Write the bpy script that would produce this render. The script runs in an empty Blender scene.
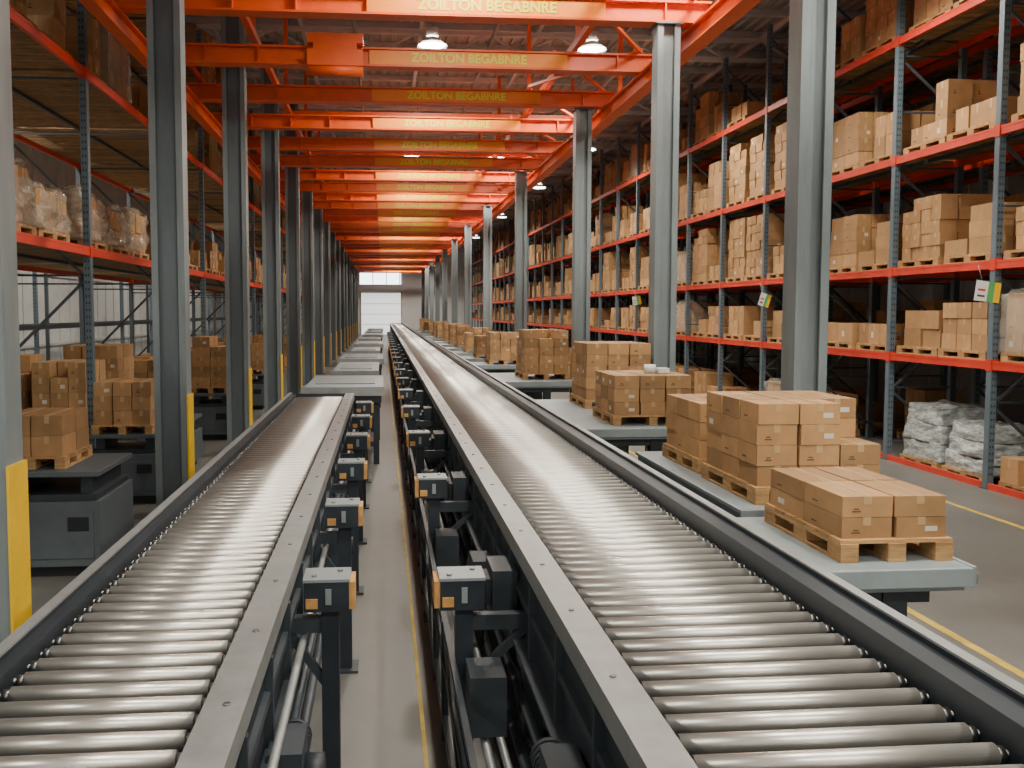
import bpy, math, random
from mathutils import Vector, Matrix, noise
R = random.Random(7)
S = bpy.context.scene
MATS = {}

def mat(name, col, rough=0.5, metal=0.0, var=0.0, nscale=6.0, bump=0.0, island=0.0, emit=0.0, alpha=1.0, col2=None, stretch=None, spec=None):
    m = bpy.data.materials.new(name); m.use_nodes = True
    nt = m.node_tree; N = nt.nodes; L = nt.links
    b = N['Principled BSDF']
    b.inputs['Roughness'].default_value = rough
    b.inputs['Metallic'].default_value = metal
    b.inputs['Base Color'].default_value = (*col, 1)
    if spec is not None: b.inputs['Specular IOR Level'].default_value = spec
    if emit > 0:
        b.inputs['Emission Color'].default_value = (*col, 1)
        b.inputs['Emission Strength'].default_value = emit
    b.inputs['Alpha'].default_value = alpha
    if var > 0 or bump > 0 or col2:
        tc = N.new('ShaderNodeTexCoord'); mp = N.new('ShaderNodeMapping')
        L.new(tc.outputs['Object'], mp.inputs['Vector'])
        if stretch: mp.inputs['Scale'].default_value = stretch
        nz = N.new('ShaderNodeTexNoise'); nz.inputs['Scale'].default_value = nscale
        nz.inputs['Detail'].default_value = 6; nz.inputs['Roughness'].default_value = 0.6
        L.new(mp.outputs[0], nz.inputs['Vector'])
        rp = N.new('ShaderNodeValToRGB')
        rp.color_ramp.elements[0].position = 0.3; rp.color_ramp.elements[1].position = 0.7
        c2 = col2 or tuple(min(1, c*(1+var)) for c in col)
        c1 = tuple(c*(1-var) for c in col)
        rp.color_ramp.elements[0].color = (*c1, 1); rp.color_ramp.elements[1].color = (*c2, 1)
        L.new(nz.outputs['Fac'], rp.inputs['Fac'])
        out = rp.outputs['Color']
        if island > 0:
            g = N.new('ShaderNodeNewGeometry'); mr = N.new('ShaderNodeMapRange')
            L.new(g.outputs['Random Per Island'], mr.inputs['Value'])
            mr.inputs['To Min'].default_value = 1-island; mr.inputs['To Max'].default_value = 1+island
            hs = N.new('ShaderNodeHueSaturation')
            L.new(mr.outputs[0], hs.inputs['Value']); L.new(out, hs.inputs['Color'])
            out = hs.outputs['Color']
        L.new(out, b.inputs['Base Color'])
        if bump > 0:
            bp = N.new('ShaderNodeBump'); bp.inputs['Strength'].default_value = bump
            bp.inputs['Distance'].default_value = 0.02
            L.new(nz.outputs['Fac'], bp.inputs['Height']); L.new(bp.outputs[0], b.inputs['Normal'])
        mr2 = N.new('ShaderNodeMapRange'); L.new(nz.outputs['Fac'], mr2.inputs['Value'])
        mr2.inputs['To Min'].default_value = max(0.03, rough-0.08); mr2.inputs['To Max'].default_value = min(1, rough+0.08)
        L.new(mr2.outputs[0], b.inputs['Roughness'])
    MATS[name] = m
    return m

mat('roller_steel', (.60,.59,.56), .38, .85, .04, 4)
mat('shaft_steel', (.30,.30,.30), .45, 1.0, .05)
mat('galv', (.32,.34,.345), .45, .5, .12, 9)
mat('navy', (.022,.030,.040), .5, .1, .25, 5)
mat('navy2', (.040,.052,.064), .5, .1, .2, 5)
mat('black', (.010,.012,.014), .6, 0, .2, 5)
mat('grey_plate', (.24,.28,.30), .45, .2, .1, 6)
mat('table_top', (.28,.335,.36), .42, .2, .1, 6)
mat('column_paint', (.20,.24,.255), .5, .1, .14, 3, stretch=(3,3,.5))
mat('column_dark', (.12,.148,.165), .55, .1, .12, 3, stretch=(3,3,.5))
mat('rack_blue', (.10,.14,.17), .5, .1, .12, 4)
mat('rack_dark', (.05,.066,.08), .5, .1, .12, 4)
mat('rack_red', (.56,.040,.018), .45, 0, .15, 3)
mat('girder_orange', (.70,.092,.009), .45, 0, .14, 2)
mat('girder_yellow', (.78,.22,.010), .5, 0, .08, 2)
mat('sign_yellow', (.60,.60,.03), .5)
mat('safety_yellow', (.85,.53,.01), .5, 0, .08, 5)
mat('cardboard', (.375,.213,.092), .78, 0, .15, 5, .08, island=.22)
mat('tape', (.47,.31,.15), .35, 0, .05, 4)
mat('carton_line', (.11,.06,.03), .8)
mat('label', (.58,.54,.46), .6, 0, .05)
mat('pallet_wood', (.38,.22,.09), .8, 0, .3, 8, .2, island=.25, stretch=(1,1,6))
mat('orange_wood', (.52,.28,.09), .7, 0, .3, 12)
mat('deck_wood', (.24,.15,.07), .8, 0, .3, 5, .1, island=.2)
mat('machine_grey', (.085,.105,.12), .5, .1, .12, 4)
mat('concrete', (.110,.112,.106), .42, 0, .0, 1.1, .03, col2=(.165,.167,.158))
mat('line_paint', (.55,.38,.06), .6, 0, .3, 6)
mat('wall_panel', (.52,.54,.54), .6, 0, .08, 2)
mat('roof_sheet', (.36,.375,.37), .6, .0, .12, 2)
mat('roof_steel', (.50,.51,.50), .5, .1, .1, 3)
mat('lamp_glow', (1,.96,.88), .5, emit=26)
mat('lamp_body', (.75,.76,.76), .4, .4, .05)
mat('window_glow', (.93,.97,1), .5, emit=5)
mat('door_glow', (.93,.96,.96), .5, emit=1.1)  # door panel given its own emission to brighten the far end
mat('white', (.78,.79,.78), .5)
mat('green', (.10,.40,.12), .5)
mat('wrap_white', (.36,.40,.40), .16, 0, .45, 11, .9, stretch=(1,1,2.5))
mat('wrap_brown', (.50,.42,.33), .16, 0, .3, 7, .6, stretch=(1,1,2), alpha=.5)
mat('wrap_film', (.70,.68,.62), .15, 0, .1, 9, .6, alpha=.25)

class MB:
    def __init__(s): s.v=[]; s.f=[]; s.m=[]; s.sm=[]; s.names=[]
    def mi(s, n):
        if n not in s.names: s.names.append(n)
        return s.names.index(n)
    def hexa(s, p, m):
        b=len(s.v); s.v+= [tuple(q) for q in p]; k=s.mi(m)
        for f in ((0,3,2,1),(4,5,6,7),(0,1,5,4),(1,2,6,5),(2,3,7,6),(3,0,4,7)):
            s.f.append(tuple(b+i for i in f)); s.m.append(k); s.sm.append(False)
    def box(s,x0,x1,y0,y1,z0,z1,m):
        s.hexa([(x0,y0,z0),(x1,y0,z0),(x1,y1,z0),(x0,y1,z0),(x0,y0,z1),(x1,y0,z1),(x1,y1,z1),(x0,y1,z1)],m)
    def obox(s,cx,cy,z0,w,d,h,a,m,ox=0,oy=0):
        c,t=math.cos(a),math.sin(a); P=[]
        for z in (z0,z0+h):
            for sx,sy in ((-1,-1),(1,-1),(1,1),(-1,1)):
                x=ox+sx*w/2; y=oy+sy*d/2
                P.append((cx+x*c-y*t, cy+x*t+y*c, z))
        s.hexa(P,m)
    def bar(s,p0,p1,w,h,m):
        p0=Vector(p0);p1=Vector(p1); d=(p1-p0).normalized()
        up=Vector((0,0,1)) if abs(d.z)<.95 else Vector((0,1,0))
        a=d.cross(up).normalized(); b=a.cross(d).normalized(); P=[]
        for q in (p0,p1):
            for sa,sb in ((-1,-1),(1,-1),(1,1),(-1,1)): P.append(q+a*sa*w/2+b*sb*h/2)
        s.hexa(P,m)
    def cyl(s,p0,p1,r,seg,m,r1=None,caps=True):
        r1 = r if r1 is None else r1
        p0=Vector(p0);p1=Vector(p1); d=(p1-p0).normalized()
        up=Vector((0,0,1)) if abs(d.z)<.95 else Vector((0,1,0))
        a=d.cross(up).normalized(); b=a.cross(d).normalized(); k=s.mi(m); B=len(s.v)
        for q,rr in ((p0,r),(p1,r1)):
            for i in range(seg):
                t=2*math.pi*i/seg; s.v.append(tuple(q+a*rr*math.cos(t)+b*rr*math.sin(t)))
        for i in range(seg):
            j=(i+1)%seg; s.f.append((B+i,B+j,B+seg+j,B+seg+i)); s.m.append(k); s.sm.append(True)
        if caps:
            s.f.append(tuple(B+i for i in reversed(range(seg)))); s.m.append(k); s.sm.append(False)
            s.f.append(tuple(B+seg+i for i in range(seg))); s.m.append(k); s.sm.append(False)
    def mesh(s,name,off=None):
        me=bpy.data.meshes.new(name)
        v=s.v if off is None else [(a-off[0],b-off[1],c-off[2]) for a,b,c in s.v]
        me.from_pydata(v,[],s.f)
        for n in s.names: me.materials.append(MATS[n])
        me.polygons.foreach_set('material_index',s.m); me.polygons.foreach_set('use_smooth',s.sm)
        me.update(); return me
    def build(s,name,parent=None,bevel=0):
        xs=[q[0] for q in s.v];ys=[q[1] for q in s.v];zs=[q[2] for q in s.v]
        off=((min(xs)+max(xs))/2,(min(ys)+max(ys))/2,min(zs))
        o=bpy.data.objects.new(name,s.mesh(name,off)); o.location=off
        S.collection.objects.link(o)
        if parent:
            o.parent=parent; o.location=Vector(off)-parent.location
        if bevel:
            md=o.modifiers.new('bevel','BEVEL'); md.width=bevel; md.segments=2; md.limit_method='ANGLE'
        return o

# ------------------------------------------------------------------ camera
cam=bpy.data.cameras.new('camera'); co=bpy.data.objects.new('camera',cam); S.collection.objects.link(co)
cam.sensor_width=36; cam.lens=850/1024*36; cam.clip_end=300
cam.shift_x=61/1024; cam.shift_y=-22/1024
co.location=(0,0,2.6)
d=Vector((.08,1,-.06)); co.rotation_euler=d.to_track_quat('-Z','Y').to_euler()
S.camera=co

# ------------------------------------------------------------------ shell
Y0,Y1=-10,96; XL,XR=-13.5,13.5; ZR=10.0
b=MB(); b.box(XL,XR,Y0,Y1,-.2,0,'concrete'); b.build('floor')
b=MB()
for x in (7.65,4.55): b.box(x-.04,x+.04,Y0,Y1-1,0.0,.004,'line_paint')
b.box(.225,.25,Y0,Y1-4,0,.004,'line_paint')
b.build('floor_marking')
def wall(name,x0,x1,sgn):
    b=MB(); b.box(x0,x1,Y0,Y1,0,ZR,'wall_panel')
    xi = x1 if sgn>0 else x0
    y=Y0
    while y<Y1:
        b.box(xi-.03 if sgn<0 else xi, xi if sgn<0 else xi+.03, y,y+.06,0,ZR,'roof_steel'); y+=1.2
    for z in (1.2,4.0,7.0): b.box(xi-.08 if sgn<0 else xi, xi if sgn<0 else xi+.08, Y0,Y1,z,z+.12,'roof_steel')
    b.build(name)
wall('wall_left',XL-.2,XL,1); wall('wall_right',XR,XR+.2,-1)
b=MB(); b.box(XL,XR,Y1,Y1+.2,0,ZR,'white'); b.build('wall_back')
b=MB(); b.box(-2.6,2.0,Y1-.06,Y1-.01,5.6,7.8,'window_glow')
for x in (-2.6,-1.1,.4,1.9): b.box(x-.05,x+.05,Y1-.1,Y1-.01,5.5,7.9,'white')
b.box(-2.7,2.1,Y1-.1,Y1-.01,5.45,5.6,'white'); b.box(-2.7,2.1,Y1-.1,Y1-.01,7.8,7.95,'white'); b.build('window_1')
b=MB(); b.box(-2.4,2.0,Y1-.08,Y1-.01,0,4.6,'door_glow')
for i in range(3): b.box(-2.4,2.0,Y1-.1,Y1-.08,1.1+i*1.15,1.16+i*1.15,'white')
b.box(-2.55,-2.4,Y1-.12,Y1-.01,0,4.7,'roof_steel'); b.box(2.0,2.15,Y1-.12,Y1-.01,0,4.7,'roof_steel')
b.build('door_1')
b=MB(); k=b.mi('roof_sheet'); nx=int((XR-XL)/.3); pts=[]
for i in range(nx+1):
    x=XL+(XR-XL)*i/nx
    for dx,z in ((0,0),(.1,0),(.13,.06),(.24,.06),(.27,0)):
        if x+dx<=XR: pts.append((x+dx,ZR+z))
for x,z in pts: b.v+=[(x,Y0,z),(x,Y1,z)]
for i in range(len(pts)-1): b.f.append((2*i,2*i+1,2*i+3,2*i+2)); b.m.append(k); b.sm.append(False)
b.box(XL,XR,Y0,Y1,ZR+.12,ZR+.2,'roof_sheet')
b.build('ceiling')
b=MB(); y=Y0+1
while y<Y1-1:
    b.box(XL,XR,y-.06,y+.06,ZR-.16,ZR-.01,'roof_steel'); y+=1.65
for x in (-11,-8,-5,-2,1,4,7,10): b.box(x-.05,x+.05,Y0,Y1,ZR-.30,ZR-.16,'roof_steel')
y=Y0+2
while y<Y1-1:
    b.box(XL,XR,y-.06,y+.06,ZR-.9,ZR-.80,'roof_steel'); b.box(XL,XR,y-.06,y+.06,ZR-.40,ZR-.30,'roof_steel')
    x=XL; u=0
    while x<XR-.9:
        b.bar((x,y,ZR-.85 if u else ZR-.35),(x+.9,y,ZR-.35 if u else ZR-.85),.05,.05,'roof_steel'); x+=.9; u=1-u
    y+=6
for x in (-.6,2.6,5.6): b.cyl((x,Y0,ZR-1.0),(x,Y1,ZR-1.0),.05,8,'galv')
b.build('roof_truss_frame')

# ------------------------------------------------------------------ orange girders
GZ=6.62
gy=[11.95+2.45*i for i in range(-3,33)]
tc=bpy.data.curves.new('girder_text','FONT'); tc.body='ZOILTON BEGABNRE'; tc.size=.20; tc.align_x='CENTER'; tc.align_y='CENTER'; tc.extrude=.002; tc.offset=.006
tc.materials.append(MATS['sign_yellow'])
gm=None
for i,y in enumerate(gy):
    if gm is None:
        b=MB(); X0,X1=-3.75,4.6
        b.box(X0,X1,-.13,.13,.27,.30,'girder_orange'); b.box(X0,X1,-.13,.13,0,.03,'girder_orange')
        b.box(X0,X1,-.05,.05,.03,.27,'girder_orange')
        b.box(-.2,3.1,-.105,-.05,.04,.26,'girder_yellow')
        x=X0+.05
        while x<X1:
            if not(-.3<x<3.2): b.box(x-.01,x+.01,-.12,.12,.03,.27,'girder_orange')
            x+=.85
        gm=b.mesh('overhead_girder')
    o=bpy.data.objects.new('overhead_girder',gm); S.collection.objects.link(o); o.location=(0,y,GZ)
    if y>0 and y<45:
        t=bpy.data.objects.new('lettering',tc); S.collection.objects.link(t); t.parent=o
        t.location=(1.45,-.109,.15); t.rotation_euler=(math.pi/2,0,0)
def runway(x):
    b=MB()
    b.box(x-.09,x+.09,Y0,86,GZ-.04,GZ-.005,'girder_orange'); b.box(x-.09,x+.09,Y0,86,GZ-.28,GZ-.25,'girder_orange')
    b.box(x-.02,x+.02,Y0,86,GZ-.25,GZ-.04,'girder_orange'); b.build('runway_beam')
runway(4.42); runway(-3.55)
b=MB()
for i in range(len(gy)-1):
    a,c=gy[i],gy[i+1]
    b.bar((2.9,a,GZ+.34),(4.4,c,GZ+.34),.05,.05,'girder_orange')
    if i%2==0: b.bar((4.4,a,GZ+.40),(2.9,c,GZ+.40),.05,.05,'girder_orange')
for x in (-2.1,3.3,5.4): b.box(x-.05,x+.05,Y0,86,GZ+.44,GZ+.56,'girder_orange')
for i in range(0,len(gy),2):
    b.box(-2.3,5.5,gy[i]+1.1,gy[i]+1.2,GZ+.56,GZ+.66,'girder_orange')
    for x in (-2.1,3.3,5.4): b.box(x-.04,x+.04,gy[i]-.04,gy[i]+.04,GZ+.56,ZR-.8,'girder_orange')
b.build('orange_bracing')
b=MB(); y=gy[4]
b.box(-1.2,-.3,y-.3,y+.3,GZ+.305,GZ+.46,'girder_orange'); b.box(-1.1,-.4,y-.30,y-.14,GZ-.16,GZ+.305,'girder_orange')
b.box(-1.2,-.3,y-.33,y-.30,GZ-.06,GZ+.2,'girder_orange')
b.cyl((-1.2,y-.24,GZ-.12),(-.3,y-.24,GZ-.12),.09,16,'girder_orange'); b.build('hoist_trolley')

# ------------------------------------------------------------------ columns
def column(name,x,y,w,dp,h,side):
    b=MB(); t=.03
    b.box(x-w/2,x-w/2+t,y-dp/2,y+dp/2,.03,h,'column_paint'); b.box(x+w/2-t,x+w/2,y-dp/2,y+dp/2,.03,h,'column_paint')
    b.box(x-w/2+t,x+w/2-t,y-.06,y+.06,.03,h,'column_dark' if side<0 else 'column_paint')  # left columns: shading of the recessed web put into a darker colour
    b.box(x-w/2+t,x-w/2+t+.05,y-dp/2,y-dp/2+.02,.03,h,'column_paint'); b.box(x+w/2-t-.05,x+w/2-t,y-dp/2,y-dp/2+.02,.03,h,'column_paint')
    b.box(x-w/2-.07,x+w/2+.07,y-dp/2-.07,y+dp/2+.07,0,.03,'column_dark')
    for sx in (-1,1):
        for sy in (-1,1): b.cyl((x+sx*(w/2+.035),y+sy*(dp/2+.035),.03),(x+sx*(w/2+.035),y+sy*(dp/2+.035),.07),.018,8,'galv')
    b.box(x-w/2-.03,x+w/2+.03,y-dp/2-.03,y+dp/2+.03,h-.02,h,'column_dark')
    g = x+w/2 if side<0 else x-w/2-.02
    b.box(g,g+.02,y-dp/2-.02,y+dp/2+.02,.03,1.55,'safety_yellow')
    b.build(name)
y=6.05
ys=[]
while y<88: ys.append(y); y+=4.9
for y in [1.15]+ys: column('steel_column',-2.74 if 5<y<7 else -2.65,y,.40,.26,8.9,-1)
for y in [2.8,7.8,11.95,17,24.6,32.5,40,47.5,55,62.5,70,77.5,85]: column('steel_column',4.0,y,.32,.26,GZ-.005,1)

# ------------------------------------------------------------------ racks
def rack(name,xf,xb,y0,bay,n,levels,h,face,dec='deck_wood',post=.10,floorbeam=False,bm='rack_red',brace=True,bs=.95):
    b=MB(); sg=1 if xb>xf else -1
    for i in range(n+1):
        y=y0+i*bay
        for x in (xf+sg*post/2,xb-sg*post/2):
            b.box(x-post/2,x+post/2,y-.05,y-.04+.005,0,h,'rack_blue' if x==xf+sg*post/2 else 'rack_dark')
            b.box(x-post/2,x-post/2+.012,y-.035,y+.05,0,h,'rack_blue'); b.box(x+post/2-.012,x+post/2,y-.035,y+.05,0,h,'rack_blue')
            b.box(x-post/2-.03,x+post/2+.03,y-.08,y+.08,0,.012,'rack_dark')
            if y<30 and x==xf+sg*post/2:
                z=.2
                while z<h:
                    b.box(x-.028,x-.012,y-.053,y-.049,z,z+.035,'black'); b.box(x+.012,x+.028,y-.053,y-.049,z,z+.035,'black'); z+=.1
            for z in levels: b.box(x-post/2-.012,x+post/2+.012,y-.056,y+.056,z-.14,z+.03,bm)
        if y<60 and brace:
            z=.3; u=0
            while z<h-bs-.1:
                b.bar((xf+sg*post,y,z+(0 if u else bs-.05)),(xb-sg*post,y,z+(bs-.05 if u else 0)),.03,.04,'rack_dark'); b.box(min(xf,xb)+post,max(xf,xb)-post,y-.015,y+.015,z,z+.03,'rack_dark'); z+=bs; u=1-u
    for z in levels:
        for i in range(n):
            a=y0+i*bay+.05; c=a+bay-.1
            for x in (xf+sg*.03,xb-sg*.03):
                b.box(x-.025,x+.025,a,c,z-.12,z,bm)
                b.box(x-.03,x+.03,a,c,z-.03,z+.005,bm)
            if not dec: continue
            if y0+i*bay<45:
                w=.13; yy=a+.02
                while yy+w<c:
                    b.box(min(xf,xb)+.06,max(xf,xb)-.06,yy,yy+w,z-.025,z-.001,dec); yy+=w+(.03)
            else: b.box(min(xf,xb)+.06,max(xf,xb)-.06,a,c,z-.025,z-.001,dec)
            b.box((xf+xb)/2-.03,(xf+xb)/2+.03,a,c,z-.08,z-.025,'rack_dark')
    if floorbeam:
        for i in range(n): b.box(min(xf,xf+sg*.05),max(xf,xf+sg*.05),y0+i*bay+.06,y0+i*bay+bay-.06,.0,.09,'rack_red')
    return b.build(name)
RL=[1.87,3.33,5.24,7.26]
RX=8.8; RY=6.7; RB=2.5; RN=33
rack('pallet_rack',RX,RX+1.25,RY,RB,RN,RL,9.1,-1,floorbeam=True)
rack('pallet_rack',RX+1.6,RX+2.85,RY,RB,RN,RL,9.1,-1)
LL=[3.52,6.05,8.1]
LX=-4.2; LY=4.85; LB=3.95; LN=20
rack('pallet_rack',LX,LX-2.9,LY,LB,LN,LL,9.1,1,bs=2.8)
rack('pallet_rack',-9.6,-10.9,LY,LB,LN,[2.2,4.4],5.2,1,dec=None,bm='rack_dark',brace=False)

# ------------------------------------------------------------------ loads
def pallet(b,x0,x1,y0,y1,z,h=.13,simple=False):
    w=x1-x0; d=y1-y0
    if simple:
        b.box(x0,x1,y0,y1,z+.1,z+h,'pallet_wood')
        for y in (y0+.06,(y0+y1)/2,y1-.06): b.box(x0,x1,y-.05,y+.05,z,z+.1,'pallet_wood')
        return
    for x in (x0+.05,(x0+x1)/2,x1-.05): b.box(x-.05,x+.05,y0,y1,z,z+.018,'pallet_wood')
    for x in (x0+.05,(x0+x1)/2,x1-.05):
        for y in (y0+.07,(y0+y1)/2,y1-.07): b.box(x-.049,x+.049,y-.07,y+.07,z+.018,z+h-.04,'pallet_wood')
    for x in (x0+.05,(x0+x1)/2,x1-.05): b.box(x-.05,x+.05,y0,y1,z+h-.04,z+h-.02,'pallet_wood')
    n=max(5,int(d/.13)); p=d/n
    for i in range(n): b.box(x0,x1,y0+i*p+.008,y0+(i+1)*p-.008,z+h-.02,z+h,'pallet_wood')
def carton(b,cx,cy,z,w,dd,h,a,rng,detail=True):
    b.obox(cx,cy,z,w,dd,h,a,'cardboard')
    if not detail: return
    e=.0015
    if w>=dd:
        b.obox(cx,cy,z+h,w+2*e,.045,e,a,'tape'); b.obox(cx,cy,z+h+e,w,.004,e*.6,a,'carton_line')
        b.obox(cx,cy,z+h*.62,e,.045,h*.38,a,'tape',ox=-w/2-e/2); b.obox(cx,cy,z+h*.62,e,.045,h*.38,a,'tape',ox=w/2+e/2)
    else:
        b.obox(cx,cy,z+h,.045,dd+2*e,e,a,'tape'); b.obox(cx,cy,z+h+e,.004,dd,e*.6,a,'carton_line')
        b.obox(cx,cy,z+h*.62,.045,e,h*.38,a,'tape',oy=-dd/2-e/2); b.obox(cx,cy,z+h*.62,.045,e,h*.38,a,'tape',oy=dd/2+e/2)
    r=rng.random()
    if r<.18: b.obox(cx,cy,z+h*.3,.07,e,h*.25,a,'label',ox=w*.2,oy=-dd/2-e/2)
    elif r<.55:
        b.obox(cx,cy,z+h*.25,.05,e,h*.06,a,'carton_line',ox=-w*.22,oy=-dd/2-e/2); b.obox(cx,cy,z+h*.37,.03,e,h*.06,a,'carton_line',ox=-w*.22,oy=-dd/2-e/2)
    r=rng.random()
    if r<.18: b.obox(cx,cy,z+h*.3,e,.08,h*.3,a,'label',ox=-w/2-e/2,oy=dd*.15)
    elif r<.55: b.obox(cx,cy,z+h*.25,e,.06,h*.07,a,'carton_line',ox=-w/2-e/2,oy=dd*.2)
def stack(b,x0,x1,y0,y1,z,nx,ny,nz,h,rng,miss=.0,jit=.008,detail=True,fn=None):
    w=(x1-x0)/nx; dd=(y1-y0)/ny
    for k in range(nz):
        for i in range(nx):
            for j in range(ny):
                if fn and not fn(i,j,k): continue
                if k==nz-1 and rng.random()<miss: continue
                carton(b,x0+w*(i+.5)+rng.uniform(-jit,jit),y0+dd*(j+.5)+rng.uniform(-jit,jit),z+k*(h+.003),w-.014,dd-.014,h,rng.uniform(-.02,.02),rng,detail)
def load_into(b,cx,cy,z,rng,hmax,wx=1.0,wy=1.08,simple=False):
    pallet(b,cx-wx/2,cx+wx/2,cy-wy/2,cy+wy/2,z,.13,simple)
    h=rng.choice([.2,.24,.3,.36]); t=rng.uniform(.4,1)*(hmax-.13); nz=max(1,int(t/h))
    ox=rng.uniform(0,.1); r=rng.random()
    nx=rng.choice([2,3]); ny=rng.choice([2,3,3,4])
    if r<.4 and nz>1:
        c=rng.choice([0,1]); n2=rng.choice([1,2])
        stack(b,cx-wx/2+ox,cx+wx/2-ox,cy-wy/2+ox,cy+wy/2-ox,z+.13,nx,ny,nz,h,rng,0,.016,not simple,fn=lambda i,j,k:not(k>=nz-n2 and (j==0)==(c==0)))
    else: stack(b,cx-wx/2+ox,cx+wx/2-ox,cy-wy/2+ox,cy+wy/2-ox,z+.13,nx,ny,nz,h,rng,.2,.016,not simple)
def blob(b,x0,x1,y0,y1,z0,z1,m,seed,amp=.06,n=14,taper=.08):
    k=b.mi(m); vid={}
    def P(i,j,l):
        key=(i,j,l)
        if key not in vid:
            u,v,w=i/n,j/n,l/n
            tt=1-taper*w*w
            x=(x0+x1)/2+(u-.5)*(x1-x0)*tt; y=(y0+y1)/2+(v-.5)*(y1-y0)*tt; z=z0+w*(z1-z0)
            q=noise.noise_vector(Vector((x*3+seed,y*3,z*4)))*amp+noise.noise_vector(Vector((x*9+seed,y*9,z*11)))*amp*.45
            e=max(0,abs(u-.5)*2-.7)/.3; g=max(0,abs(v-.5)*2-.7)/.3; dz=0
            if l==n: dz=-.10*max(e,g)**2*(z1-z0)
            vid[key]=len(b.v); b.v.append((x+q.x,y+q.y,max(z0,z+q.z*(w)+dz*w)))
        return vid[key]
    def quad(a,c,d2,e): b.f.append((a,c,d2,e)); b.m.append(k); b.sm.append(True)
    for i in range(n):
        for j in range(n):
            quad(P(i,j,n),P(i+1,j,n),P(i+1,j+1,n),P(i,j+1,n))
            quad(P(i,j+1,0),P(i+1,j+1,0),P(i+1,j,0),P(i,j,0))
            quad(P(i,0,j),P(i+1,0,j),P(i+1,0,j+1),P(i,0,j+1)); quad(P(i+1,n,j),P(i,n,j),P(i,n,j+1),P(i+1,n,j+1))
            quad(P(0,i+1,j),P(0,i,j),P(0,i,j+1),P(0,i+1,j+1)); quad(P(n,i,j),P(n,i+1,j),P(n,i+1,j+1),P(n,i,j+1))
def variants(hm,n):
    out=[]
    for i in range(n):
        b=MB(); load_into(b,0,0,0,random.Random(int(hm*100)+i*17),hm); out.append(b.mesh('pallet_of_cartons'))
    return out
V1=variants(1.15,12); V2=variants(1.6,18)
VW=[]
for hh,nz in ((1.05,3),(1.3,4)):
    b=MB(); pallet(b,-.5,.5,-.54,.54,0); stack(b,-.47,.47,-.51,.51,.13,2,3,nz,.28,R,0); blob(b,-.52,.52,-.56,.56,.10,hh,'wrap_film',3,.03,12,.03); VW.append(b.mesh('film_wrapped_pallet'))
def place(me,name,x,y,z,rot=0):
    o=bpy.data.objects.new(name,me); S.collection.objects.link(o); o.location=(x,y,z); o.rotation_euler=(0,0,rot); return o
far=MB()
for li,z in enumerate([.0]+RL):
    for i in range(RN):
        for s in (0,1):
            y=RY+i*RB+.68+s*1.16+R.uniform(-.02,.02); x=RX+.58+R.uniform(-.03,.05)
            if R.random()<.05: continue
            if z==0 and 11.7<y<14.2: continue
            if z==0 and R.random()<.2: continue
            if y<34:
                vs=V1 if z in (1.87,) or z==0 else V2
                if R.random()<.06: place(R.choice(VW) if z>2 else VW[0],'film_wrapped_pallet',x,y,z+.006)
                else: place(R.choice(vs),'pallet_of_cartons',x,y,z+.006,R.choice([0,math.pi]))
            else: load_into(far,x,y,z+.006,R,1.1 if z<2 else 1.5,simple=True)
for li,z in enumerate([.0]+RL):
    for i in range(RN):
        for s in (0,1):
            if R.random()<.25: continue
            load_into(far,RX+1.6+.62,RY+i*RB+.68+s*1.16,z+.006,R,1.1 if z<2 else 1.5,simple=True)
for z in LL[1:]:
    for i in range(LN):
        for s in range(3):
            for rr in range(2):
                y=LY+i*LB+.75+s*1.23; x=LX-.62-rr*1.4
                if R.random()<.08 or (z>7 and R.random()<.4) : continue
                if y<34: 
                    if z>7 and rr: continue
                    if R.random()<.2: place(VW[1],'film_wrapped_pallet',x,y,z+.006)
                    else: place(R.choice(V2),'pallet_of_cartons',x,y,z+.006,R.choice([0,math.pi]))
                elif rr==0: load_into(far,x,y,z+.006,R,1.5,simple=True)
for i in range(LN):
    for s in range(3):
        y=LY+i*LB+.75+s*1.23
        if y<16.5 : continue
        if y<34: place(R.choice(V1),'pallet_of_cartons',LX-.62,y,LL[0]+.006,R.choice([0,math.pi]))
        else:
            load_into(far,LX-.62,y,LL[0]+.006,R,1.3,simple=True)
            if R.random()<.7: load_into(far,LX-.62,y,.0,R,1.5,simple=True)
        if R.random()<.3: load_into(far,-10.25,y,0,R,1.3,simple=True)
far.build('racked_carton_stock')
for i,(y,hh) in enumerate([(9.5,.66),(10.65,.8),(11.8,.62),(13.45,.78),(14.65,.66),(15.85,.78)]):
    b=MB(); x=LX-.65; z=LL[0]+.006; pallet(b,x-.5,x+.5,y-.54,y+.54,z)
    stack(b,x-.46,x+.46,y-.48,y+.48,z+.13,2,3,2,(hh-.1)/2,R,.25,.02)
    blob(b,x-.5,x+.5,y-.58,y+.58,z+.13,z+.13+hh,'wrap_brown',i*3.1,.10,18,.14)
    b.build('film_wrapped_pallet')
for i,(x,y,hh) in enumerate([(9.45,12.38,.74),(9.45,13.5,.92)]):
    b=MB(); pallet(b,x-.5,x+.5,y-.5,y+.5,0.0)
    h3=(hh-.02)/3
    for k in range(3):
        blob(b,x-.46+.02*k,x+.46-.02*k,y-.49+.02*k,y+.49-.03*k,.13+k*h3,.13+(k+1)*h3+.02,'wrap_white',i*5+k*2,.05,16,.06)
    b.build('plastic_wrapped_bundle')

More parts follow.
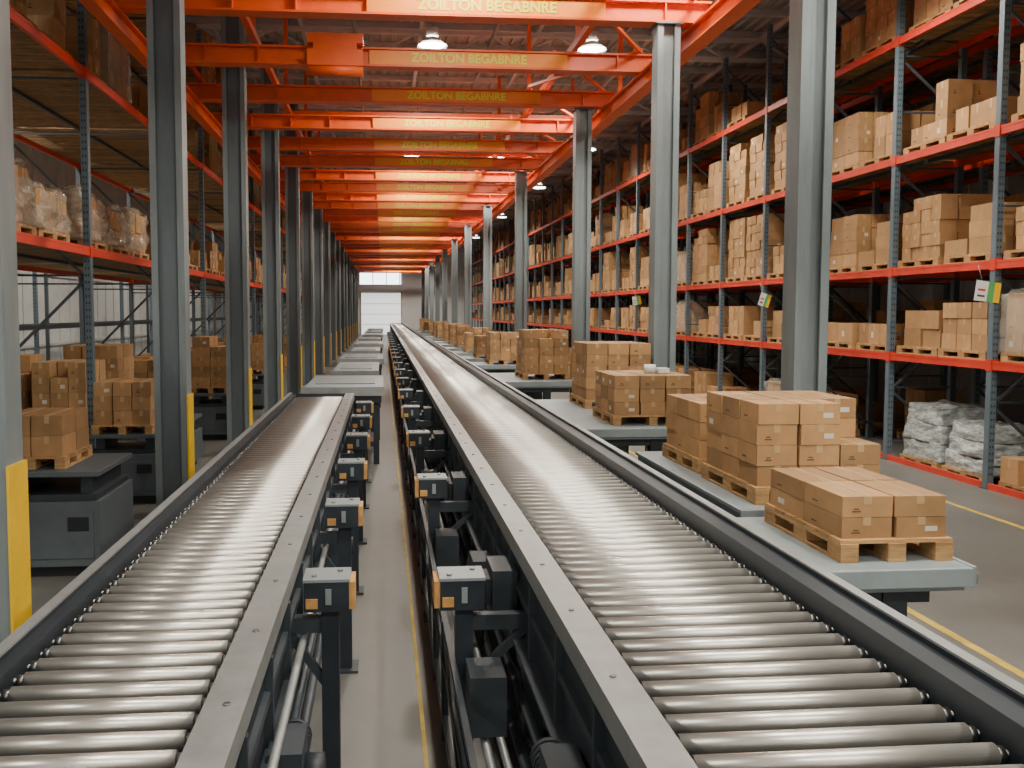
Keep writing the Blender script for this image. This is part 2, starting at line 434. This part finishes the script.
# ------------------------------------------------------------------ conveyors
def conveyor(name,xa,xb,ya,yb,zt,light_side,gw,gh,fw=.14,pitch=.125,legs=2.6):
    root=bpy.data.objects.new(name,None); S.collection.objects.link(root); root.location=((xa+xb)/2,(ya+yb)/2,0)
    b=MB(); r=.033; y=ya+.1; zc=zt-r
    while y<yb-.05:
        sg=20 if y<9 else (12 if y<20 else 8)
        b.cyl((xa+.04,y,zc),(xb-.04,y,zc),r,sg,'roller_steel')
        if y<20:
            b.cyl((xa+.012,y,zc),(xa+.04,y,zc),r*.7,sg,'shaft_steel'); b.cyl((xb-.04,y,zc),(xb-.012,y,zc),r*.7,sg,'shaft_steel')
            b.cyl((xa-.03,y,zc),(xa+.012,y,zc),.013,8,'shaft_steel'); b.cyl((xb-.012,y,zc),(xb+.03,y,zc),.013,8,'shaft_steel')
        y+=pitch
    b.build('rollers',root)
    f=MB()
    L,Rr=(xa,xb) if light_side<0 else (xb,xa)
    s=light_side
    def bx(u0,u1,y0,y1,z0,z1,m): f.box(min(u0,u1),max(u0,u1),y0,y1,z0,z1,m)
    bx(L,L+s*.03,ya,yb,zt-.14,zt+.03,'navy')
    bx(L+s*.0,L+s*fw,ya,yb,zt+.03,zt+.045,'galv'); bx(L+s*(fw-.012),L+s*fw,ya,yb,zt-.05,zt+.03,'galv')
    w0=fw-.03
    bx(L+s*(w0-.02),L+s*w0,ya,yb,zt-.44,zt+.03,'navy'); bx(L+s*(w0-.05),L+s*(w0+.07),ya,yb,zt-.46,zt-.44,'navy2')
    bx(L+s*w0,L+s*(w0+.025),ya,yb,zt-.24,zt-.20,'navy2')
    q=-s
    bx(Rr,Rr+q*.02,ya,yb,zt-.14,zt+gh-.015,'navy'); bx(Rr,Rr+q*gw,ya,yb,zt+gh-.015,zt+gh,'navy')
    bx(Rr+q*(gw-.03),Rr+q*gw,ya,yb,zt-.44,zt+gh+.02,'navy'); bx(Rr+q*(gw-.03),Rr+q*(gw+.02),ya,yb,zt+gh+.02,zt+gh+.03,'galv')
    bx(Rr+q*(gw-.06),Rr+q*(gw+.06),ya,yb,zt-.46,zt-.44,'navy2')
    bx(xa,xb,ya,yb,zt-.20,zt-.18,'black')  # dark sheet added for the shade seen between the rollers
    bx(xa-gw,xb+gw,yb,yb+.02,zt-.44,zt+.04,'navy')
    y=ya+.4
    while y<min(yb,40):
        f.cyl((L+s*fw*.55,y,zt+.045),(L+s*fw*.55,y,zt+.052),.012,8,'shaft_steel')
        bx(L+s*w0,L+s*(w0+.035),y-.015,y+.015,zt-.44,zt-.06,'navy2')
        bx(Rr+q*gw,Rr+q*(gw+.035),y-.015,y+.015,zt-.44,zt+gh-.01,'navy2')
        y+=.65
    y=ya+.6
    while y<yb:
        for u in (L+s*(w0-.02),Rr+q*(gw-.02)):
            f.box(u-.05,u+.05,y-.05,y+.05,.02,zt-.46,'navy'); f.box(u-.10,u+.10,y-.10,y+.10,0,.02,'navy2')
            f.box(u-.07,u+.07,y-.07,y+.07,zt-.54,zt-.46,'navy2')
        f.box(xa-.1,xb+.1,y-.03,y+.03,.32,.38,'navy'); f.box(xa-.05,xb+.05,y-.04,y+.04,zt-.42,zt-.34,'navy')
        if y<40 and y+legs<yb:
            f.bar((L+s*w0,y,.36),(L+s*w0,y+legs/2,zt-.48),.04,.04,'navy2'); f.bar((L+s*w0,y+legs,.36),(L+s*w0,y+legs/2,zt-.48),.04,.04,'navy2')
        y+=legs
    for z,rr in ((.34,.03),(.62,.022)):
        f.cyl((L+s*(w0+.05),ya,z),(L+s*(w0+.05),yb,z),rr,10,'navy2')
    f.cyl((L+s*.02,ya,zt-.55),(L+s*.02,yb,zt-.55),.03,10,'galv'); f.cyl((L-s*.1,ya,zt-.56),(L-s*.1,yb,zt-.56),.02,10,'galv')
    f.box((xa+xb)/2-.06,(xa+xb)/2+.06,ya,yb,.38,.46,'navy')
    f.build('frame',root)
    return root,L,s
def bracket(f,x,y,zt,s,to):
    f.box(x-.045,x+.045,y-.05,y+.05,.02,zt-.17,'navy'); f.box(x-.09,x+.09,y-.1,y+.1,0,.02,'navy2')
    f.box(x-.13,x+.10,y-.09,y+.11,zt-.17,zt-.015,'navy'); f.box(x-.135,x+.105,y-.095,y+.115,zt-.015,zt,'grey_plate')
    ex = x+s*.13 if s>0 else x-.16
    f.box(ex-.03 if s>0 else ex,ex if s>0 else ex+.03,y-.08,y+.1,zt-.16,zt-.02,'orange_wood')
    f.box(x-.12,x-.06,y-.098,y-.09,zt-.15,zt-.10,'orange_wood')
    f.box(min(x,to),max(x,to),y-.03,y+.03,zt-.3,zt-.22,'navy2')
    f.bar((x,y,zt-.62),(to,y,zt-.3),.04,.04,'navy2')
    f.cyl((x-.08,y-.04,zt),(x-.08,y-.04,zt+.012),.014,8,'shaft_steel'); f.cyl((x+.05,y+.05,zt),(x+.05,y+.05,zt+.012),.014,8,'shaft_steel')
    f.box(x-.02,x+.01,y-.1,y-.09,zt-.13,zt-.05,'grey_plate')
def drive(f,x,y,z,s):
    f.box(x-.07,x+.07,y-.13,y+.13,z-.14,z+.14,'navy2'); f.box(x-.08,x+.08,y-.10,y+.10,z-.17,z-.14,'navy')
    f.cyl((x+s*.07,y,z),(x+s*.15,y,z),.07,16,'navy'); f.cyl((x,y+.13,z),(x,y+.33,z),.065,14,'navy')
    for k in range(5): f.cyl((x,y+.15+k*.035,z),(x,y+.165+k*.035,z),.075,14,'navy2')
    f.cyl((x,y-.05,z-.17),(x,y-.05,z-.45),.012,8,'black')
ZM=1.30
rt,L,s=conveyor('roller_conveyor',.86,1.87,-1.5,90,ZM,-1,.14,.08)
f=MB()
y=1.75
while y<60:
    bracket(f,.42,y,ZM-.08,-1,.75); y+=2.65
y=3.35
while y<50:
    drive(f,.66,y-.35,ZM-.50,-1); f.box(.60,.74,y+1.25,y+1.55,ZM-.42,ZM-.14,'navy2'); f.box(.57,.60,y+1.3,y+1.5,ZM-.35,ZM-.2,'navy'); f.box(.42,.60,y+.7,y+.95,.5,.80,'navy2')
    f.box(.34,.38,y-.2,y-.14,.02,.75,'navy'); f.box(.34,.38,y+1.6,y+1.66,.02,.75,'navy'); f.bar((.36,y-.17,.1),(.36,y+1.63,.7),.03,.03,'navy2')
    y+=2.65
for z in (.16,.5,.74): f.box(.345,.375,-1.5,60,z-.02,z+.02,'navy')
for z,x in ((.45,.5),(.30,.62),(.22,.46)): f.cyl((x,-1.5,z),(x,60,z),.022,10,'galv')
f.build('support_brackets',rt)
ZL=1.25
rt2,L2,s2=conveyor('roller_conveyor',-1.38,-.60,-1.5,13.6,ZL,1,.09,.03)
f=MB(); y=4.4
while y<13.5:
    bracket(f,-.28,y,ZL-.02,1,-.5); y+=1.7
y=3.45
while y<12:
    drive(f,-.40,y,ZL-.55,1); y+=3.4
for z,x in ((.9,-.42),(.55,-.45),(.3,-.5)): f.cyl((x,-1.5,z),(x,13.6,z),.02,10,'galv')
f.build('support_brackets',rt2)
for i,(y,xx,w) in enumerate([(14.3,-1.35,3.0),(18.2,-1.1,3.6),(22.8,-1.2,3.4),(27.5,-1.05,3.4),(33,-1.1,4),(39,-1.1,4),(46,-1.1,5),(53,-1.1,5),(60,-1.1,5)]):
    b=MB(); x1=.0 if i%2==0 else -.1
    b.box(xx,x1,y,y+w,1.22,1.30,'table_top'); b.box(xx+.03,x1-.03,y+.03,y+w-.03,1.06,1.22,'navy')
    for a in (xx+.12,x1-.12):
        for c in (y+.15,y+w-.15): b.box(a-.05,a+.05,c-.05,c+.05,0,1.06,'navy')
    b.box(xx+.2,x1-.2,y+.4,y+w-.4,.55,1.06,'navy2'); b.box(xx+.1,x1-.1,y+.12,y+.18,.3,.38,'navy2')
    b.box(xx-.02,x1+.02,y-.02,y+.0,1.18,1.33,'galv')
    b.box(xx+.15,x1-.15,y+.9,y+w-.9,1.30,1.32,'grey_plate')
    b.build('transfer_table')

# ------------------------------------------------------------------ right side tables + stacks
def side_table(x0,x1,y0,y1,zt=1.26,legx=None):
    b=MB(); b.box(x0,x1,y0,y1,zt-.03,zt,'table_top'); b.box(x0+.02,x1-.02,y0+.02,y1-.02,zt-.13,zt-.03,'grey_plate')
    b.box(x0,x1,y0-.015,y0,zt-.10,zt+.0,'table_top')
    b.box(x1,x1+.03,y0,y1,zt-.11,zt+.005,'table_top')
    cx=(x0+x1)/2+.05; cy=(y0+y1)/2
    b.box(cx-.16,cx+.16,cy-.2,cy+.2,.1,zt-.13,'navy2'); b.box(cx-.12,cx+.12,cy-.23,cy-.2,.5,zt-.2,'machine_grey'); b.box(x0+.15,x1-.05,y0+.1,y1-.1,0,.1,'navy')
    for yy in (y0+.15,y1-.15):
        b.box(x0+.02,x0+.10,yy-.04,yy+.04,.0,zt-.13,'navy')
        b.box(x0+.15,x1-.15,yy-.04,yy+.04,zt-.22,zt-.13,'navy')
    b.box(cx+.02,cx+.16,y0+.1,y0+.22,.1,zt-.13,'navy')
    b.cyl((x1+.03,y0+.1,zt-.06),(x1+.1,y0+.1,zt-.06),.012,8,'galv'); b.cyl((x1+.1,y0+.1,zt-.06),(x1+.1,y0+.1,zt-.12),.012,8,'galv'); b.cyl((x1+.1,y0+.1,zt-.12),(x1+.04,y0+.1,zt-.12),.012,8,'galv')
    b.build('lift_table',bevel=.006)
ZT=1.26
def stackobj(x0,x1,y0,y1,nx,ny,nz,h,seed,fn=None,miss=0,name='pallet_of_cartons',z=ZT,ph=.12,bev=.006):
    b=MB(); rng=random.Random(seed)
    pallet(b,x0,x1,y0,y1,z+.001,ph); stack(b,x0+.02,x1-.02,y0+.03,y1-.02,z+ph+.001,nx,ny,nz,h,rng,miss,.006,True,fn)
    o=b.build(name); 
    if bev:
        md=o.modifiers.new('bevel','BEVEL'); md.width=bev; md.segments=2; md.limit_method='ANGLE'; md.angle_limit=1.0
    return o
side_table(2.09,3.07,4.15,5.3)
stackobj(2.42,3.05,4.27,5.18,2,2,2,.112,1)
side_table(2.40,3.56,5.5,7.9)
stackobj(2.56,3.50,5.62,6.62,3,3,4,.142,2,fn=lambda i,j,k: not(k>=2 and i==2 and j==0))
stackobj(2.58,3.35,6.75,7.65,3,3,3,.15,3)
side_table(2.32,3.80,9.6,12.9,1.24)
stackobj(2.72,3.70,9.85,10.85,3,3,3,.155,4,z=1.24)
stackobj(2.80,3.76,11.6,12.6,3,3,5,.155,5,z=1.24,miss=.1)
b=MB(); zz=1.24+.12+3*.158+.004; b.cyl((3.3,10.3,zz),(3.3,10.3,zz+.1),.07,20,'white'); b.box(3.38,3.52,10.2,10.34,zz,zz+.06,'white'); b.build('small_white_item')  # small white tub and box lying on the cartons
side_table(2.32,3.78,16.2,18.6,1.24); stackobj(2.78,3.72,16.7,17.8,3,3,5,.17,6,z=1.24,miss=.2)
for i,y in enumerate([22,25,28.2,31.5,35,38,43,46,51,57,63]):
    side_table(2.3,3.6,y-.7,y+.7,1.24); stackobj(2.7,3.55,y-.5,y+.5,3,3,R.choice([3,4,4]),.17,20+i,z=1.24,miss=.3,bev=0)

# ------------------------------------------------------------------ left side machines + stacks
def stacker(x0,x1,y0,y1,h):
    b=MB()
    b.box(x0+.08,x1-.08,y0+.1,y1-.1,0,.12,'black')
    b.box(x0,x1,y0,y1,.12,h*.72,'machine_grey'); b.box(x0+.04,x1-.04,y0+.04,y1-.04,h*.72,h*.78,'navy')
    b.box(x0+.06,x1-.06,y0-.012,y0,.2,h*.62,'machine_grey'); b.box(x1-.3,x1-.1,y0-.02,y0-.012,h*.45,h*.58,'black')
    b.cyl((x0+.15,y0-.02,h*.5),(x0+.15,y0-.012,h*.5),.025,12,'rack_red')
    for x in (x0+.15,x1-.15): b.box(x-.06,x+.06,y0+.1,y1-.1,h*.78,h-.05,'navy')
    b.box(x0,x1,y0,y1,h-.05,h,'machine_grey')
    b.build('lift_machine',bevel=.012)
stacker(-3.75,-2.75,8.4,9.5,1.05); stackobj(-3.78,-3.12,8.55,9.35,2,2,2,.2,40,z=1.05)
stacker(-3.95,-3.0,11.6,12.4,.95); stackobj(-3.9,-3.1,11.65,12.4,3,2,3,.19,41,z=.95)
b=MB(); b.box(-6.6,-4.5,9.6,11.9,.82,.9,'grey_plate')
for x in (-6.5,-4.6):
    for y in (9.7,11.8): b.box(x-.05,x+.05,y-.05,y+.05,0,.82,'navy')
b.box(-6.5,-4.6,9.67,9.73,.2,.26,'navy'); b.build('packing_table')
stackobj(-5.5,-4.6,9.75,10.7,3,3,2,.22,42,z=.9); stackobj(-6.5,-5.6,9.75,10.7,2,2,3,.2,43,z=.9)
b=MB(); b.box(-7.0,-4.4,13.2,16.2,.92,1.0,'grey_plate')
for x in (-6.9,-4.5):
    for y in (13.3,16.1): b.box(x-.05,x+.05,y-.05,y+.05,0,.92,'navy')
b.box(-6.9,-4.5,13.27,13.33,.2,.26,'navy'); b.build('packing_table')
stackobj(-5.35,-4.5,13.3,14.3,3,3,3,.23,44,z=1.0,miss=.2); stackobj(-6.5,-5.5,13.3,14.3,2,2,3,.26,45,z=1.0,miss=.2); stackobj(-5.45,-4.5,14.9,15.9,3,3,4,.22,46,z=1.0)
stacker(-3.95,-3.1,13.9,14.8,.85); stacker(-3.9,-3.05,17.3,18.4,.95); stackobj(-3.85,-3.1,17.4,18.3,2,2,5,.2,47,z=.95,miss=.2)
stacker(-3.9,-3.1,19.6,20.2,.9); stacker(-3.9,-3.1,22.6,23.6,.95); stackobj(-3.85,-3.1,22.7,23.5,2,2,4,.22,48,z=.95,miss=.2)
for i,y in enumerate([18.5,20,23,24.5,27,28.5,31]): stackobj(-5.6,-4.5,y-.5,y+.5,3,3,R.choice([4,5,6]),.24,60+i,z=0,miss=.2)

# ------------------------------------------------------------------ tags on uprights
def tag(x,y,z,w,h,t=.15):
    b=MB(); c,s_=math.cos(t),math.sin(t)
    def q(u0,u1,v0,v1,dy,m):
        pts=[]
        for yy in (y+dy-.003,y+dy):
            for u,v in ((u0,v0),(u1,v0),(u1,v1),(u0,v1)): pts.append((x+u*c-v*s_,yy,z+u*s_+v*c))
        b.hexa([pts[0],pts[1],pts[5],pts[4],pts[3],pts[2],pts[6],pts[7]],m)
    q(0,w,0,h,0,'white'); q(w*.5,w*.75,0,h,-.004,'green'); q(w*.75,w,0,h,-.004,'safety_yellow'); q(w*.1,w*.4,h*.2,h*.3,-.004,'carton_line'); q(w*.1,w*.4,h*.5,h*.6,-.004,'rack_red')
    b.cyl((x+w*.3,y,z+h),(x+.05,y+.0,z+h+.22),.006,6,'galv')
    b.build('inventory_tag')
tag(8.48,11.63,2.76,.38,.29,-.12); tag(8.65,19.1,2.75,.26,.3,-.3); tag(8.7,29.1,2.8,.3,.3)

# ------------------------------------------------------------------ lamps
hm=None
def lamp(x,y,z,e):
    global hm
    if hm is None:
        b=MB(); b.cyl((0,0,0),(0,0,.16),.31,24,'lamp_body',r1=.14,caps=False); b.cyl((0,0,.16),(0,0,.36),.13,20,'lamp_body'); b.cyl((0,0,.02),(0,0,.03),.285,24,'lamp_glow')
        b.cyl((0,0,.36),(0,0,ZR-.9-8.1),.012,8,'galv'); b.cyl((0,0,-.005),(0,0,.015),.315,24,'lamp_body',caps=False)
        hm=b.mesh('high_bay_lamp')
    o=place(hm,'high_bay_lamp',x,y,z)
    l=bpy.data.lights.new('bulb','SPOT'); l.energy=e; l.spot_size=math.radians(168); l.spot_blend=.6; l.shadow_soft_size=.3; l.color=(1,.92,.78)
    lo=bpy.data.objects.new('bulb',l); S.collection.objects.link(lo); lo.parent=o; lo.location=(0,0,-.06)
E=1080
for y,xr in [(-3,4.1),(3.5,4.1),(10.9,4.1),(18.0,4.42),(25.5,3.9),(30.8,4.1),(38.5,4.1),(47,4.1),(56,4.1),(66,4.1),(76,4.1),(87,4.1)]:
    for x in (1.05,xr): lamp(x,y,8.1,E if y<80 else E*1.6)
for y in [-3,5,12.9,21,29,38,50,64]: lamp(7.0,y,8.1,E)  # lamp row added for light over the right aisle, tucked behind columns
for y in [0,8,16,24,34,46,60]: lamp(-8.3,y,8.1,E*1.6)  # lamp row added to brighten the dim area and wall behind the left rack
w=bpy.data.worlds.new('world'); S.world=w; w.use_nodes=True
w.node_tree.nodes['Background'].inputs[0].default_value=(1,.96,.88,1); w.node_tree.nodes['Background'].inputs[1].default_value=1.1
